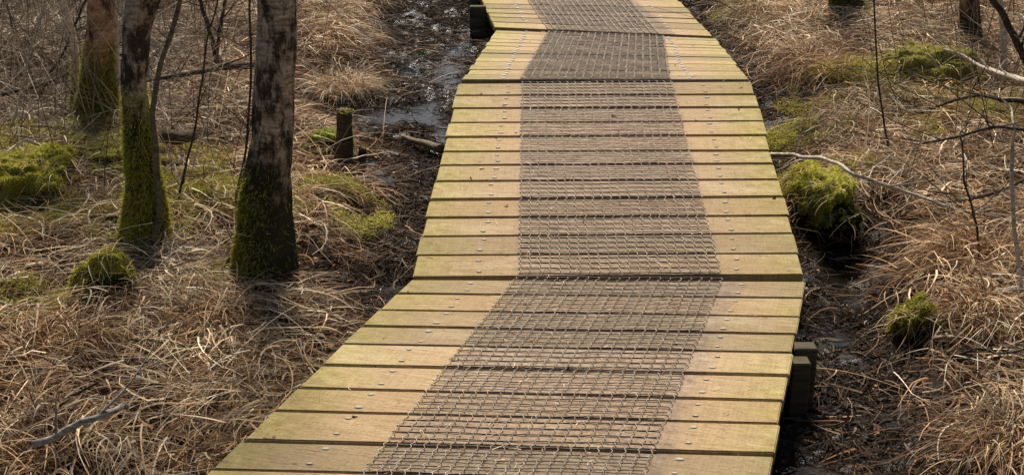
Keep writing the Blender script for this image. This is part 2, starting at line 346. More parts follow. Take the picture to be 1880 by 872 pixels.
def ribbons(mb, P0, az, el, L, W, pal, seg=5, droop=1.5, curl=.8, ground=True, lift=.004, tipw=.25, pidx=None, flat=False, dv=None):
    """bent ribbons: start points P0 (n,3), azimuth, elevation, length, width; droop bends them to the ground"""
    n = len(P0); el = el.copy(); az = az.copy(); p = P0.copy()
    dr = droop*(.5+rng.random(n)) if dv is None else dv; cu = curl*(rng.random(n)-.5)*2
    pts = [p.copy()]; azs = [az.copy()]
    for k in range(seg):
        step = (L/seg)[:, None]
        kink = (rng.random(n) < .10)*rng.normal(0, .9, n)
        az = az+cu/seg+kink; el = el-dr/seg*(1 if not flat else 1)
        p = p+step*np.stack([np.cos(az)*np.cos(el), np.sin(az)*np.cos(el), np.sin(el)], -1)
        if ground:
            g = gz(p[:, 0], p[:, 1])+lift+P0lift(P0, n)
            hit = p[:, 2] < g; p[:, 2] = np.where(hit, g, p[:, 2]); el = np.where(hit & (el < -.1), .05*rng.random(n), el)
        pts.append(p.copy()); azs.append(az.copy())
    pts = np.stack(pts, 1); azs = np.stack(azs, 1)
    side = np.stack([-np.sin(azs), np.cos(azs), np.zeros_like(azs)], -1)
    tw = rng.uniform(-1.1, 1.1, n)[:, None]+rng.uniform(-.8, .8, n)[:, None]*np.linspace(0, 1, seg+1)[None]
    side = side*np.cos(tw)[..., None]; side[..., 2] += np.sin(tw)
    ww = (W[:, None]*np.linspace(1, tipw, seg+1)[None])[..., None]*.5
    A = pts-side*ww; B = pts+side*ww
    V = np.stack([A, B], 2).reshape(-1, 3)
    base = (np.arange(n)*(seg+1)*2)[:, None]+np.arange(seg)[None]*2
    Fq = np.stack([base, base+1, base+3, base+2], -1).reshape(-1, 4)
    ci = rng.integers(0, len(pal), n) if pidx is None else pidx
    wet_ = np.clip(.42+1.15*fbm(P0[:, 0]*3.1+11, P0[:, 1]*3.1, 404, 3), .5, 1.2)[:, None] if ground else 1.
    red_ = (fbm(P0[:, 0]*2.1+40, P0[:, 1]*2.1, 405, 2)[:, None]-.35)*.9 if ground else 0.
    c = pal[ci]*rng.uniform(.7, 1.22, (n, 1))*wet_*(1-np.clip(red_, 0, .6)*np.array((.0, .22, .42))); c = np.repeat(c, (seg+1)*2, 0)
    mb.add(V, Fq, c)
_lift = [None]
def P0lift(P0, n): return _lift[0] if _lift[0] is not None and np.shape(_lift[0]) == (n,) else 0.

# deck sections: near edge (L, R), far edge (L, R), seams left / right (photo rows), netting share of the width near and far
WD = 1.2
SEC = [
 dict(n=((390,860),(1407,885)), f=((752,514),(1481,518)), sl=[808,754,711,669,632,597,567,539], sr=[833,778,735,689,648,612,580,547], mn=(.277,.777), mf=(.265,.783), pre=4, post=0, u=(.165,.835)),
 dict(n=((755,508),(1477,504)), f=((843,155),(1380,151)), sl=[470,435,400,367,333,303,278,252,225,200,176], sr=[466,429,396,361,330,300,276,248,222,198,174], mn=(.273,.783), mf=(.214,.723), pre=0, post=0, u=(.168,.832)),
 dict(n=((849,147),(1376,147)), f=((911,56),(1313,71)), sl=None, sr=None, mn=(.205,.717), mf=(.245,.765), pre=0, post=0, u=(.14,.79)),
 dict(n=((910,51),(1307,67)), f=((883,-1),(1249,4)), sl=[41,32,24.5,16.5,8], sr=[56,45,35.5,25,15], mn=(.245,.755), mf=(.233,.745), pre=0, post=9, u=(.16,.83)),
]
def solve_edge(a, b):
    qa, qb = ray(*a), ray(*b); pa = C0+qa/(-qa[2]); pb = C0+qb/(-qb[2]); s = WD/np.linalg.norm(pa-pb)
    return C0+qa/(-qa[2])*s, C0+qb/(-qb[2])*s
def row_on(P, Q, py):                        # parameter along P->Q whose image row is py
    lo, hi = 0., 1.
    for _ in range(40):
        m = (lo+hi)/2; X = P+(Q-P)*m
        r = proj(X[0], X[1], X[2])[1]
        if r > py: lo = m
        else: hi = m
    return (lo+hi)/2
for s in SEC:
    s['nl'], s['nr'] = solve_edge(*s['n']); s['fl'], s['fr'] = solve_edge(*s['f'])
    if s['sl'] is None:
        tt = np.cumsum(rng.uniform(.9, 1.1, 13)); tt = list(tt[:-1]/tt[-1]); s['tl'] = tl = [0]+tt+[1]; s['tr'] = tr = [0]+tt+[1]; continue
    tl = [0]+[row_on(s['nl'], s['fl'], y) for y in s['sl']]+[1]; tr = [0]+[row_on(s['nr'], s['fr'], y) for y in s['sr']]+[1]
    Ls = np.linalg.norm(s['fl']-s['nl']); st = .135/Ls
    for k in range(s['pre']): tl.insert(0, tl[0]-st); tr.insert(0, tr[0]-st)
    for k in range(s['post']): tl.append(tl[-1]+st); tr.append(tr[-1]+st)
    s['tl'], s['tr'] = tl, tr
    print('sec z', s['nl'].round(3), s['nr'].round(3), s['fl'].round(3), s['fr'].round(3), 'len', round(float(Ls), 2), 'pitch', [round((b-a)*Ls, 3) for a, b in zip(tl, tl[1:])])
def S(s, u, v): return (s['nl']*(1-v)+s['fl']*v)*(1-u)+(s['nr']*(1-v)+s['fr']*v)*u
DECK = [np.array([S(s, 0, s['tl'][0])[:2], S(s, 1, s['tr'][0])[:2], S(s, 1, s['tr'][-1])[:2], S(s, 0, s['tl'][-1])[:2]]) for s in SEC]
def underdeck(X, Y, inset=0.):
    r = np.zeros(np.shape(X), bool)
    for q in DECK:
        c = q.mean(0); p = c+(q-c)*(1-inset); p[:, 1] = q[:, 1]
        r |= inpoly(X, Y, [tuple(k) for k in p])
    return r

# ------------------------------------------------------------------ setting: ground and water
xs = np.r_[-np.geomspace(120, 4.6, 22), np.arange(-4.5, 4.5, .02), np.geomspace(4.6, 120, 22)]
ys = np.r_[-np.geomspace(60, 1.6, 10), np.arange(1.5, 11.5, .02), np.geomspace(11.6, 200, 26)]
gx, gy = np.meshgrid(xs, ys); m_ = mud(gx, gy); zz = gz(gx, gy)
fine = fbm(gx*24, gy*24, 55, 3)-.5; fine2 = fbm(gx*12, gy*12, 66, 2)-.5
zz = zz+(fine*.055+fine2*.035)*(.75+.25*m_)
b_ = MB(); nx, ny = len(xs), len(ys)
i = (np.arange(ny-1)[:, None]*nx+np.arange(nx-1)[None]).ravel()
b_.add(np.stack([gx, gy, zz], -1), np.stack([i, i+1, i+nx+1, i+nx], -1))
tag(b_.build('ground', M_ground, attrs={'mud': m_.ravel()}), kind='structure', label='dark peaty ground under dead grass')
b_ = MB(); b_.add([(-4, 1, -.020), (4, 1, -.020), (4, 10.5, -.020), (-4, 10.5, -.020)], [(0, 1, 2, 3)])
tag(b_.build('water', M_water), kind='structure', label='shallow dark bog water glinting between clods of peat')

# ------------------------------------------------------------------ boardwalk
scr = bpy.data.meshes.new('screw')
bm = bmesh.new(); bmesh.ops.create_cone(bm, cap_ends=True, segments=12, radius1=.0115, radius2=.008, depth=.0028); bm.to_mesh(scr); bm.free(); scr.materials.append(M_steel)
for p_ in scr.polygons: p_.use_smooth = False
scr2 = scr.copy(); m2_, t2_, b2_, _ = newmat('bright_screw_steel'); b2_.inputs['Base Color'].default_value = (.52,.47,.39,1); b2_.inputs['Roughness'].default_value = .6; scr2.materials[0] = m2_
SL = ['nearest boardwalk section of sawn planks, angling right, running out of the bottom of the photo',
      'longest boardwalk section of evenly gapped planks, sloping up between two dark cross gaps',
      'boardwalk section of narrow looking tight planks, sloping down behind the far dark cross gap',
      'farthest boardwalk section, bending left and leaving the photo at the top edge']
for si, s in enumerate(SEC):
    base = S(s, .5, .5); base = np.array((base[0], base[1], 0.))
    root = tag(empty('boardwalk_section', base), SL[si], 'boardwalk', 'boardwalk sections')
    tl, tr = s['tl'], s['tr']; npl = len(tl)-1
    for k in range(npl):
        nl, nr, fl, fr = S(s, 0, tl[k]), S(s, 1, tr[k]), S(s, 0, tl[k+1]), S(s, 1, tr[k+1])
        dv = (fl-nl+fr-nr)/2; dl = np.linalg.norm(dv); dv = dv/dl
        tight = (si == 0 and k == npl-2+0) or (si == 1 and k == 0)
        g = (.0035 if tight else random.uniform(.009, .019)) if si < 2 else (random.uniform(.003, .010) if si == 2 else random.uniform(.007, .014))
        g = min(g, dl*.13)
        ev = (nr-nl)/np.linalg.norm(nr-nl); nm = np.cross(ev, dv); nm /= np.linalg.norm(nm)
        j1, j2 = random.uniform(-.005, .005), random.uniform(-.005, .005); hz = random.uniform(-.002, .002)
        tw1, tw2 = random.uniform(-.001, .001), random.uniform(-.001, .001)
        near0 = g*.5 if k > 0 or s['pre'] else 0; far0 = g*.5 if k < npl-1 else 0
        nl2, nr2 = nl+ev*j1+dv*near0+nm*(hz+tw1), nr+ev*j2+dv*near0+nm*(hz+tw2)
        fl2, fr2 = fl+ev*j1-dv*far0+nm*(hz-tw1), fr+ev*j2-dv*far0+nm*(hz-tw2)
        dn = -nm*.036
        bm = bmesh.new()
        NSEG = 10; grid = []
        for q in range(NSEG+1):
            f = q/NSEG; wob = dv*random.uniform(-.0008, .0008)
            a, c = nl2*(1-f)+nr2*f+wob, fl2*(1-f)+fr2*f+wob
            grid.append([bm.verts.new(Vector(x-base)) for x in (a, c, c+dn, a+dn)])
        for q in range(NSEG):
            for e in range(4):
                bm.faces.new([grid[q][e], grid[q+1][e], grid[q+1][(e+1) % 4], grid[q][(e+1) % 4]])
        bm.faces.new(grid[0]); bm.faces.new(grid[-1][::-1])
        bmesh.ops.recalc_face_normals(bm, faces=bm.faces)
        ed = [e for e in bm.edges if len(e.link_faces) == 2 and e.link_faces[0].normal.dot(e.link_faces[1].normal) < .5]
        bmesh.ops.bevel(bm, geom=ed, offset=.0028, segments=2, affect='EDGES')
        u1 = bm.loops.layers.uv.new('UVMap'); u2 = bm.loops.layers.uv.new('netting')
        vm = (tl[k]+tl[k+1])/2; ma = s['mn'][0]*(1-vm)+s['mf'][0]*vm; mb_ = s['mn'][1]*(1-vm)+s['mf'][1]*vm
        sk = S(s, 0, tl[k+1])-S(s, 0, tl[k])          # edges run at a slant to the plank
        for fc in bm.faces:
            for lp in fc.loops:
                P = np.array(lp.vert.co)+base; vv = np.dot(P-nl, dv)/dl
                uu2 = .5
                for _ in range(3):
                    vq = (tl[k]*(1-uu2)+tr[k]*uu2)*(1-vv)+(tl[k+1]*(1-uu2)+tr[k+1]*uu2)*vv; uu2 = np.dot(P-S(s, 0, vq), ev)/WD
                ma = s['mn'][0]*(1-vq)+s['mf'][0]*vq; mb_ = s['mn'][1]*(1-vq)+s['mf'][1]*vq
                lp[u1].uv = (uu2, vv*dl); lp[u2].uv = ((uu2-ma)/(mb_-ma), vv)
        me = bpy.data.meshes.new('plank'); bm.to_mesh(me); bm.free(); me.materials.append((M_deck, M_deck, M_deck_far, M_deck_end)[si])
        pl = bpy.data.objects.new('plank', me); link(pl, root)
        for uu in s['u']:
            for vv in ((.24, .76)):
                P = S(s, uu+random.uniform(-.004, .004), 0)*0
                P = (nl*(1-vv)+fl*vv)*(1-uu)+(nr*(1-vv)+fr*vv)*uu+ev*random.uniform(-.006, .006)+dv*random.uniform(-.006, .006)+nm*(hz+.0012)
                if random.random() < .04: continue
                o = bpy.data.objects.new('screw', scr if si < 2 else scr2); link(o, pl); o.location = Vector(P-base)
                o.rotation_euler = Vector(nm).to_track_quat('Z', 'Y').to_euler()
                k_ = random.uniform(.65, 1.); o.scale = (1.1*k_, .68*k_, .9) if si != 2 else (1.1, .9, 1.5)
    # netting: rows of twisted wire joined by kinked links
    mb = MB(); mr = MB(); v0, v1 = min(tl[0], tr[0]), max(tl[-1], tr[-1])
    Lm = np.linalg.norm((s['fl']+s['fr']-s['nl']-s['nr'])/2)
    pitch = .0335 if si != 2 else .040
    if si in (0,): v1 = 1.015
    rows = int((v1-v0)*Lm/pitch); nc = 20 if si < 2 else 17
    nm = np.cross((s['nr']-s['nl']), (s['fl']-s['nl'])); nm /= np.linalg.norm(nm)
    def MP(r, c, h=.0045, du=0., dv_=0.):
        v = v0+(r+dv_)*pitch/Lm+.3*pitch/Lm; ma = s['mn'][0]*(1-v)+s['mf'][0]*v; mb2 = s['mn'][1]*(1-v)+s['mf'][1]*v
        bow = .0015*math.sin(c*.5+si)+.0008*math.sin(r*.9+c*.31)
        # the planks' seams tilt slightly from left to right: follow them
        f = ma+(mb2-ma)*((c+du)/nc)+.0007*math.sin(r*1.3)
        return S(s, f, v+bow/Lm)+nm*(h+.0010*math.sin(c*1.1+r*.7))
    for r in range(rows+1):
        pts = []; dim = random.uniform(-.08, .08); o0 = random.choice((0, 0, -.18)); o1 = random.choice((0, 0, .18, .3))
        for c in range(nc+1):
            pts.append(MP(r, c, .0045, du=o0 if c == 0 else (o1 if c == nc else -.18)))
            if c < nc: pts.append(MP(r, c, .0035, du=.18, dv_=.03+dim*.25))
        mr.tube(pts, .0015 if si < 2 else .0014, 5, caps=False)
        if r < rows:
            for c in range(nc+1):
                if random.random() < .012: continue
                kx = .16+random.uniform(-.05, .05)
                mb.tube([MP(r, c, .005, du=-.12), MP(r, c, .0058, du=kx*.9, dv_=.38), MP(r, c, .0062, du=kx, dv_=.60), MP(r, c, .005, du=-.05, dv_=1.)], .00115 if si < 2 else .0017, 4, caps=False)
    wn = mr.build('wire_netting', M_wire_dark, root); mb.build('wire_links', M_wire, wn, origin=base)
    # joists under the planks and cross bearers
    for uu in (.16, .5, .84):
        mb = MB(); hw = .024
        A, B = S(s, uu, tl[0]), S(s, uu, tl[-1]); ev = (s['nr']-s['nl'])/WD
        V = []
        for P in (A, B):
            for sx, dz in ((-hw, -.040), (hw, -.040), (hw, -.135), (-hw, -.135)): V.append(P+ev*sx+np.array((0, 0, dz)))
        mb.add(V, [(0, 1, 5, 4), (1, 2, 6, 5), (2, 3, 7, 6), (3, 0, 4, 7), (3, 2, 1, 0), (4, 5, 6, 7)])
        mb.build('joist', M_beam, root, smooth=False)
    def bearer(X0, X1, Y, z0, z1, th=.05, name='bearer'):
        bm = bmesh.new(); bmesh.ops.create_cube(bm, size=1)
        bmesh.ops.scale(bm, vec=(X1-X0, th, z1-z0), verts=bm.verts); bmesh.ops.bevel(bm, geom=bm.edges[:], offset=.004, segments=1, affect='EDGES')
        bmesh.ops.translate(bm, vec=Vector(((X0+X1)/2, Y+th/2, (z0+z1)/2))-Vector(base), verts=bm.verts)
        me = bpy.data.meshes.new(name); bm.to_mesh(me); bm.free(); me.materials.append(M_beam); link(bpy.data.objects.new(name, me), root)
    if si == 0:
        for (pr, pt, pb) in ((1490, 668, 776), (1502, 641, 752)):
            q = onz(1465, pb, -.02); Y = q[1]; top = onY(pr, pt, Y); print('bearer', Y, top)
            bearer(S(s, 1, max(0, (Y-s['nr'][1])/(s['fr'][1]-s['nr'][1])))[0]+.004, top[0], Y, -.25, top[2], name='post')
    if si == 3:
        for (pl_, pt, pb) in ((862, 13, 63), (865, -14, 2)):
            q = onz(880, pb, 0.); Y = q[1] if pb > 50 else Y+.35; top = onY(pl_, pt, Y); print('bearer', Y, top)
            bearer(top[0], S(s, 0, (Y-s['nl'][1])/(s['fl'][1]-s['nl'][1]))[0]-.008, Y, -.25, top[2], name='post')

# ------------------------------------------------------------------ plants and wood
def curve(pts, n=24, wob=.0):
    P = np.asarray(pts, float); d_ = np.r_[0, np.cumsum(np.linalg.norm(np.diff(P, axis=0), axis=1))]
    t = np.linspace(0, d_[-1], n); out = np.stack([np.interp(t, d_, P[:, k]) for k in range(3)], -1)
    for _ in range(2): out[1:-1] = (out[:-2]+out[1:-1]*2+out[2:])/4
    if wob: 
        w_ = rng.normal(0, wob, out.shape); w_[0] = 0; 
        for _ in range(2): w_[1:-1] = (w_[:-2]+w_[1:-1]*2+w_[2:])/4
        out = out+w_
    return out
def surf_sample(V, Fq, n):
    a, b2, c = V[Fq[:, 0]], V[Fq[:, 1]], V[Fq[:, 2]]; d2 = V[Fq[:, 3]]
    cr = np.cross(c-a, d2-b2); ar = np.linalg.norm(cr, axis=1)+1e-12
    k = rng.choice(len(Fq), n, p=ar/ar.sum()); u, v = rng.random((2, n, 1))
    P = (a[k]*(1-u)+b2[k]*u)*(1-v)+(d2[k]*(1-u)+c[k]*u)*v
    return P, cr[k]/ar[k][:, None]
def moss_on(mb, P, Nn, pal, L=(.006, .015), wd=(.0015, .0035)):
    n = len(P); r = Nn+rng.normal(0, .55, (n, 3)); r /= np.linalg.norm(r, axis=1)[:, None]
    az = np.arctan2(r[:, 1], r[:, 0]); el = np.arcsin(np.clip(r[:, 2], -1, 1))
    ribbons(mb, P-Nn*.002, az, el, rng.uniform(*L, n), rng.uniform(*wd, n), pal, seg=2, droop=.8, curl=.5, ground=False, tipw=.35)

def trunk_mesh(cl, rad, sides=28, flare=None, rough=.07):
    """trunk along centre line cl with root flare"""
    mb = MB(); mb.tube(cl, rad, sides, bump=rough, caps=True)
    V = mb.v[0]; n = len(cl); ctr = np.repeat(np.asarray(cl), sides, 0); o_ = V[:n*sides]-ctr; a_ = np.tile(np.arange(sides)*2*math.pi/sides, n)
    z_ = V[:n*sides, 2]; k_ = (fbm(np.cos(a_)*3+9, np.sin(a_)*3+z_*9, 301, 3)-.5)*.22+(fbm(np.cos(a_)*9+20, np.sin(a_)*9+z_*40, 302, 2)-.5)*.10
    V[:n*sides] += o_*k_[:, None]
    if flare:
        a = np.tile(np.arange(sides)*2*math.pi/sides, n); z = V[:n*sides, 2]-cl[0][2]
        k = flare*np.exp(-np.clip(z, 0, 9)/.085)*(1+.9*np.sin(a*3+1.)+.5*np.sin(a*5+2))
        ctr = np.repeat(np.asarray(cl), sides, 0); V[:n*sides] += (V[:n*sides]-ctr)*k[:, None]
    return mb
TREES = []
def tree(name, label, cat, px_pts, wid, mat, basepx, mossh=.0, pal=PAL_MOSS, nm=0, mossdir=None, top=3.2, group='birch trees in the bog', flare=.35, darkh=None, extra=None, branches=True):
    """px_pts: photo points up the trunk in the plane of its base, wid: widths in photo pixels; carried on above the frame"""
    b0 = G(*basepx); Y = b0[1]; root = tag(empty(name, b0), label, cat, group)
    pts = [np.array((b0[0], Y, b0[2]-.06))]; D = lambda q: np.dot(q-C0, FW)
    rad = [wid[0]*D(b0)/F/2]
    for (x, y), w_ in zip(px_pts, wid[1:]):
        q = onY(x, y, Y); pts.append(q); rad.append(w_*D(q)/F/2)
    dirn = pts[-1]-pts[-2]; dirn /= np.linalg.norm(dirn); z = pts[-1][2]; dx = dirn*.6+np.array((0, 0, .4)); dx /= np.linalg.norm(dx)
    r0 = rad[-1]; e = pts[-1]
    for k in range(5): pts.append(e+dx*top*(k+1)/5+np.array((rng.normal(0, .03), rng.normal(0, .05), 0))); rad.append(r0*(1-.16*(k+1)))
    d_ = np.r_[0, np.cumsum(np.linalg.norm(np.diff(np.array(pts), axis=0), axis=1))]
    n = int(d_[-1]/.016); cl = curve(pts, n); rr = np.interp(np.linspace(0, d_[-1], n), d_, rad)
    mb = trunk_mesh(cl, rr, 48 if r0 > .02 else 12, flare)
    V = np.vstack(mb.v); zr = V[:, 2]-b0[2]
    dh = darkh or mossh
    mb.build('trunk', mat, root, attrs={'low': np.clip(1-zr/max(dh, .01)*.5, 0, 1)*(1 if dh else 0)} )
    if mossh and nm:
        Vv, Ff = mb.v[0], mb.f[0]; ok = (Vv[Ff[:, 0], 2] < b0[2]+mossh*1.25) & (Vv[Ff[:, 0], 2] > b0[2]-.02) & (Ff[:, 2] != Ff[:, 3])
        P, Nn = surf_sample(Vv, Ff[ok], nm*2); c = curve([b0, b0+np.array((0, 0, 1))], 3)
        ctr = np.stack([np.interp(P[:, 2], cl[:, 2], cl[:, k]) for k in range(2)], -1)
        outw = P[:, :2]-ctr; s_ = np.sign((outw*Nn[:, :2]).sum(1)); s_[s_ == 0] = 1; Nn = Nn*s_[:, None]
        zz_ = (P[:, 2]-b0[2])/mossh; an = np.arctan2(outw[:, 1], outw[:, 0])
        prob = np.clip(1.15-zz_**2, 0, 1)*np.clip(1.6*fbm(an*1.6+9, P[:, 2]*14, 12)-.15, 0, 1)
        if mossdir is not None: prob = prob*np.clip(.55+.75*np.cos(an-mossdir), .04, 1)
        keep = rng.random(len(P)) < prob*1.4; P, Nn = P[keep][:nm], Nn[keep][:nm]
        m2 = MB(); moss_on(m2, P, Nn, pal, (.007, .022), (.0016, .004)); m2.build('moss', M_moss, root)
    if branches:
        for k in range(4):
            a = cl[int(n*random.uniform(.62, .95))]; az = random.uniform(0, 6.28); L_ = random.uniform(.5, 1.0)*(1 if r0 > .02 else .5)
            q = [a, a+np.array((math.cos(az)*.4*L_, math.sin(az)*.4*L_, .35*L_)), a+np.array((math.cos(az+.3)*.8*L_, math.sin(az+.3)*.8*L_, .9*L_))]
            bb = MB(); bb.tube(curve(q, 12, .015), np.linspace(r0*.3, .003, 12), 6, caps=False)
            for j in range(5):
                c = curve(q, 12)[random.randint(4, 11)]; bb.tube(curve([c, c+rng.normal(0, .18, 3)+np.array((0, 0, .12))], 5, .01), np.linspace(.004, .0015, 5), 4, caps=False)
            bb.build('branch', M_twig_dark, root)
    TREES.append(root); return root, cl, rr, mb
tree('birch_tree', 'thick birch trunk with dark mossy foot, nearest the boardwalk on the left', 'tree', [(488,495),(487,400),(492,316),(502,263),(503,200),(507,100),(509,-10)], [122,112,98,86,74,73,71,69], M_birch, (487,545), .42, PAL_MOSS*.75, 16000, mossdir=math.pi*.95, darkh=.5)
tree('birch_tree', 'middle birch on the left, its lower half sleeved in bright moss', 'tree', [(268,395),(264,330),(256,260),(253,215),(246,150),(250,100),(251,50),(264,-10)], [84,74,60,52,49,44,47,50,60], M_birch, (268,448), .54, PAL_MOSS*1.0, 22000, darkh=.48)
tree('birch_tree', 'farther birch with reddish peeling bark and mossy foot, farthest left trunk', 'tree', [(178,190),(180,130),(184,60),(187,-10)], [84,68,54,48,45], M_birch_red, (175,232), .36, PAL_MOSS*.8, 18000, darkh=.26)
tree('young_tree', 'slim pale stem leaning beside the reddish birch, on its left', 'tree stem', [(139,168),(139,105),(131,52),(111,-10)], [18,15,14,13,12], M_twig_pale, (131,234), .3, PAL_MOSS*.8, 2500, top=1.2, flare=.1, group='slim stems in the bog')
tree('young_tree', 'thin grey stem rising behind the reddish birch, on its right', 'tree stem', [(214,150),(212,70),(208,-10)], [15,14,13,12], M_twig_pale, (214,225), 0, top=1.2, flare=.1, group='slim stems in the bog')
tree('sapling', 'crooked sapling in front of the middle birch, bending right as it rises', 'sapling', [(280,450),(295,390),(289,337),(287,273),(279,210),(287,158),(295,116),(316,58),(334,-10)], [14,12,12,11,11,10,10,9,9,8], M_twig_green, (277,488), 0, top=1.2, flare=.25, group='slim stems in the bog')
tree('birch_tree', 'reddish-brown trunk with blackened foot at the top right', 'tree', [(1781,40),(1780,-10)], [46,37,34], M_birch_red, (1781,80), .22, PAL_MOSS*.3, 800, darkh=.22)
tree('birch_tree', 'mossy stump-like tree foot cut off by the top edge, right of the boardwalk', 'tree', [(1556,10),(1545,-20)], [80,62,50], M_birch, (1566,36), .32, PAL_GREEN*.8, 4500, darkh=.5)
tree('sapling', 'slender bare sapling at the right edge in front of the pale branch tip', 'sapling', [(1872,500),(1862,420),(1857,330),(1859,250)], [10,9,8,8,6], M_twig_pale, (1880,572), 0, top=.12, flare=.1, group='slim stems in the bog', branches=False)
tree('sapling', 'thin dark upright shoot over the grass, left of the mossy patch, top right', 'sapling', [(1625,240),(1612,150),(1607,60),(1604,-10)], [4,4,3.5,3,3], M_twig_dark, (1645,292), 0, top=.5, flare=.1, group='slim stems in the bog', branches=False)
tree('sapling', 'pale thin stem standing right of the blackened trunk', 'sapling', [(1843,70),(1838,20),(1834,-10)], [13,12,11,11], M_twig_pale, (1845,135), 0, top=.9, flare=.1, group='slim stems in the bog', branches=False)

def branch(name, label, cat, pts, wid, mat, z=.03, side=4, slen=.2, group='branches and twigs', n=26, yfix=None, sides=8, heights=None):
    """a lying or leaning branch through photo points; heights above the ground where each point hangs"""
    Q = []
    for k, (x, y) in enumerate(pts):
        h = heights[k] if heights else z
        q = G(x, y)
        for _ in range(3):
            q = onz(x, y, float(gz(q[0], q[1]))+h)
        if yfix is not None: q = onY(x, y, yfix)
        Q.append(q)
    Q = np.array(Q); base = Q[0]*1; base[2] = float(gz(base[0], base[1]))
    cl = curve(Q, n, .004); D = np.mean([(q-C0)@FW for q in Q]); r = np.linspace(wid[0], wid[1], n)*D/F/2
    mb = MB(); mb.tube(cl, r, sides, bump=.12)
    for k in range(side):
        i_ = random.randint(3, n-3); t_ = cl[i_+1]-cl[i_-1]; t_ /= np.linalg.norm(t_)
        dd = t_*.8+rng.normal(0, .6, 3); dd[2] = abs(dd[2])*.6; L_ = slen*random.uniform(.4, 1)
        mb.tube(curve([cl[i_], cl[i_]+dd*L_*.5, cl[i_]+dd*L_+np.array((0, 0, .03))], 7, .006), np.linspace(r[i_]*.5, .0012, 7), 5, caps=False)
    return tag(mb.build(name, mat, origin=base), label, cat, group)
branch('fallen_branch', 'long pale fallen branch lying across the big mossy mound to the right edge', 'branch', [(1416,283),(1480,287),(1540,298),(1562,318),(1650,347),(1750,383),(1830,400),(1890,418)], (8,6), M_twig_pale, heights=[.16,.26,.29,.25,.10,.07,.07,.05], side=6, n=50)
branch('fallen_branch', 'grey broken branch slanting down from the right edge below the mossy patch', 'branch', [(1892,152),(1850,138),(1810,127),(1770,104),(1733,90)], (12,6), M_twig_pale, heights=[.30,.26,.22,.22,.25], side=5)
branch('leaning_branch', 'thick dark branch leaning in from the top right corner', 'branch', [(1900,150),(1872,90),(1845,35),(1815,-15)], (15,11), M_twig_dark, yfix=float(G(1880,240)[1]), side=4)
branch('fallen_branch', 'thin dark branch arching low over grass from right edge', 'branch', [(1890,188),(1840,184),(1790,172),(1740,190),(1680,210),(1620,218)], (9,3), M_twig_dark, heights=[.15,.16,.15,.10,.08,.04], side=8, slen=.4)
branch('fallen_branch', 'dark horizontal branch behind the middle birch, thickening to the right', 'branch', [(262,152),(320,140),(372,131),(410,122),(470,122)], (6,15), M_twig_dark, heights=[.15,.16,.15,.12,.1], side=4, slen=.3)
branch('dark_shoot', 'black forked shoot with a Y top, between the middle and nearest birch, left arm', 'shoot', [(398,122),(392,80),(380,40),(362,-10)], (9,7), M_twig_dark, yfix=float(G(398,135)[1]), side=3, slen=.3)
branch('dark_shoot', 'black upright shoot right of the Y fork, close to the nearest birch', 'shoot', [(398,118),(400,70),(412,12),(416,-10)], (8,5), M_twig_dark, yfix=float(G(398,137)[1]), side=3, slen=.3)
branch('twig', 'knotty twig leaning against the left foot of the nearest birch', 'twig', [(400,515),(428,470),(440,420),(434,360),(448,300)], (9,4), M_twig_green, yfix=float(G(405,522)[1]), side=3)
branch('lichen_branch', 'white lichen-crusted stick lying in the dead grass, bottom left', 'branch', [(60,815),(110,795),(160,772),(205,755),(232,742)], (15,11), mat_bark('lichen_bark', (.6,.55,.47), (.36,.31,.25), (.08,.06,.045), .58), heights=[.11, .12, .12, .13, .12], side=2)
branch('twig', 'black twig poking up above the lichen-crusted stick, bottom left', 'twig', [(50,765),(100,745),(140,722),(180,703)], (6,5), M_twig_dark, heights=[.03,.06,.09,.12], side=2)
branch('twig', 'pale thin stick reaching in from the left edge below the moss hump', 'twig', [(-10,552),(40,562),(90,560),(135,563)], (6,4), M_twig_pale, heights=[.07,.06,.05,.04], side=2)
branch('twig', 'grey thin stick lying level in the grass below the nearest birch', 'twig', [(240,622),(300,626),(350,636),(395,643)], (5,5), M_twig_green, heights=[.07]*4, side=3)
branch('twig', 'bare pale twig crossing the moss at the left edge', 'twig', [(-5,290),(30,268),(52,256),(90,275),(120,282)], (6,3), M_twig_pale, heights=[.12,.14,.16,.1,.08], side=3)
branch('twig', 'slim slanting twig against the left side of the big mossy mound', 'twig', [(1440,370),(1465,350),(1500,325)], (5,4), M_twig_pale, heights=[.02,.08,.18], side=1)
branch('twig', 'fine forked twig hanging over dead grass right of the pale branch', 'twig', [(1880,330),(1840,350),(1800,362),(1740,372),(1700,374)], (6,2), M_twig_dark, heights=[.16,.12,.1,.08,.05], side=6, slen=.3)
branch('log', 'grey weathered log end at the right edge beside the slender sapling', 'log', [(1832,537),(1860,536),(1900,534)], (17,19), M_twig_pale, heights=[.07]*3, side=0, n=10, sides=14)
branch('log', 'dark rotten log end between the middle and nearest birch', 'log', [(296,250),(325,253),(352,248)], (26,22), M_dead, heights=[.13]*3, side=0, n=12, sides=14)
branch('log', 'pale cut log end beside the left edge of the boardwalk', 'log', [(738,250),(770,262),(800,271),(810,273)], (7,17), mat_bark('cut_log', (.30,.23,.16), (.20,.15,.10), (.06,.045,.03), .6), heights=[.03,.04,.05,.05], side=0, n=12, sides=14)

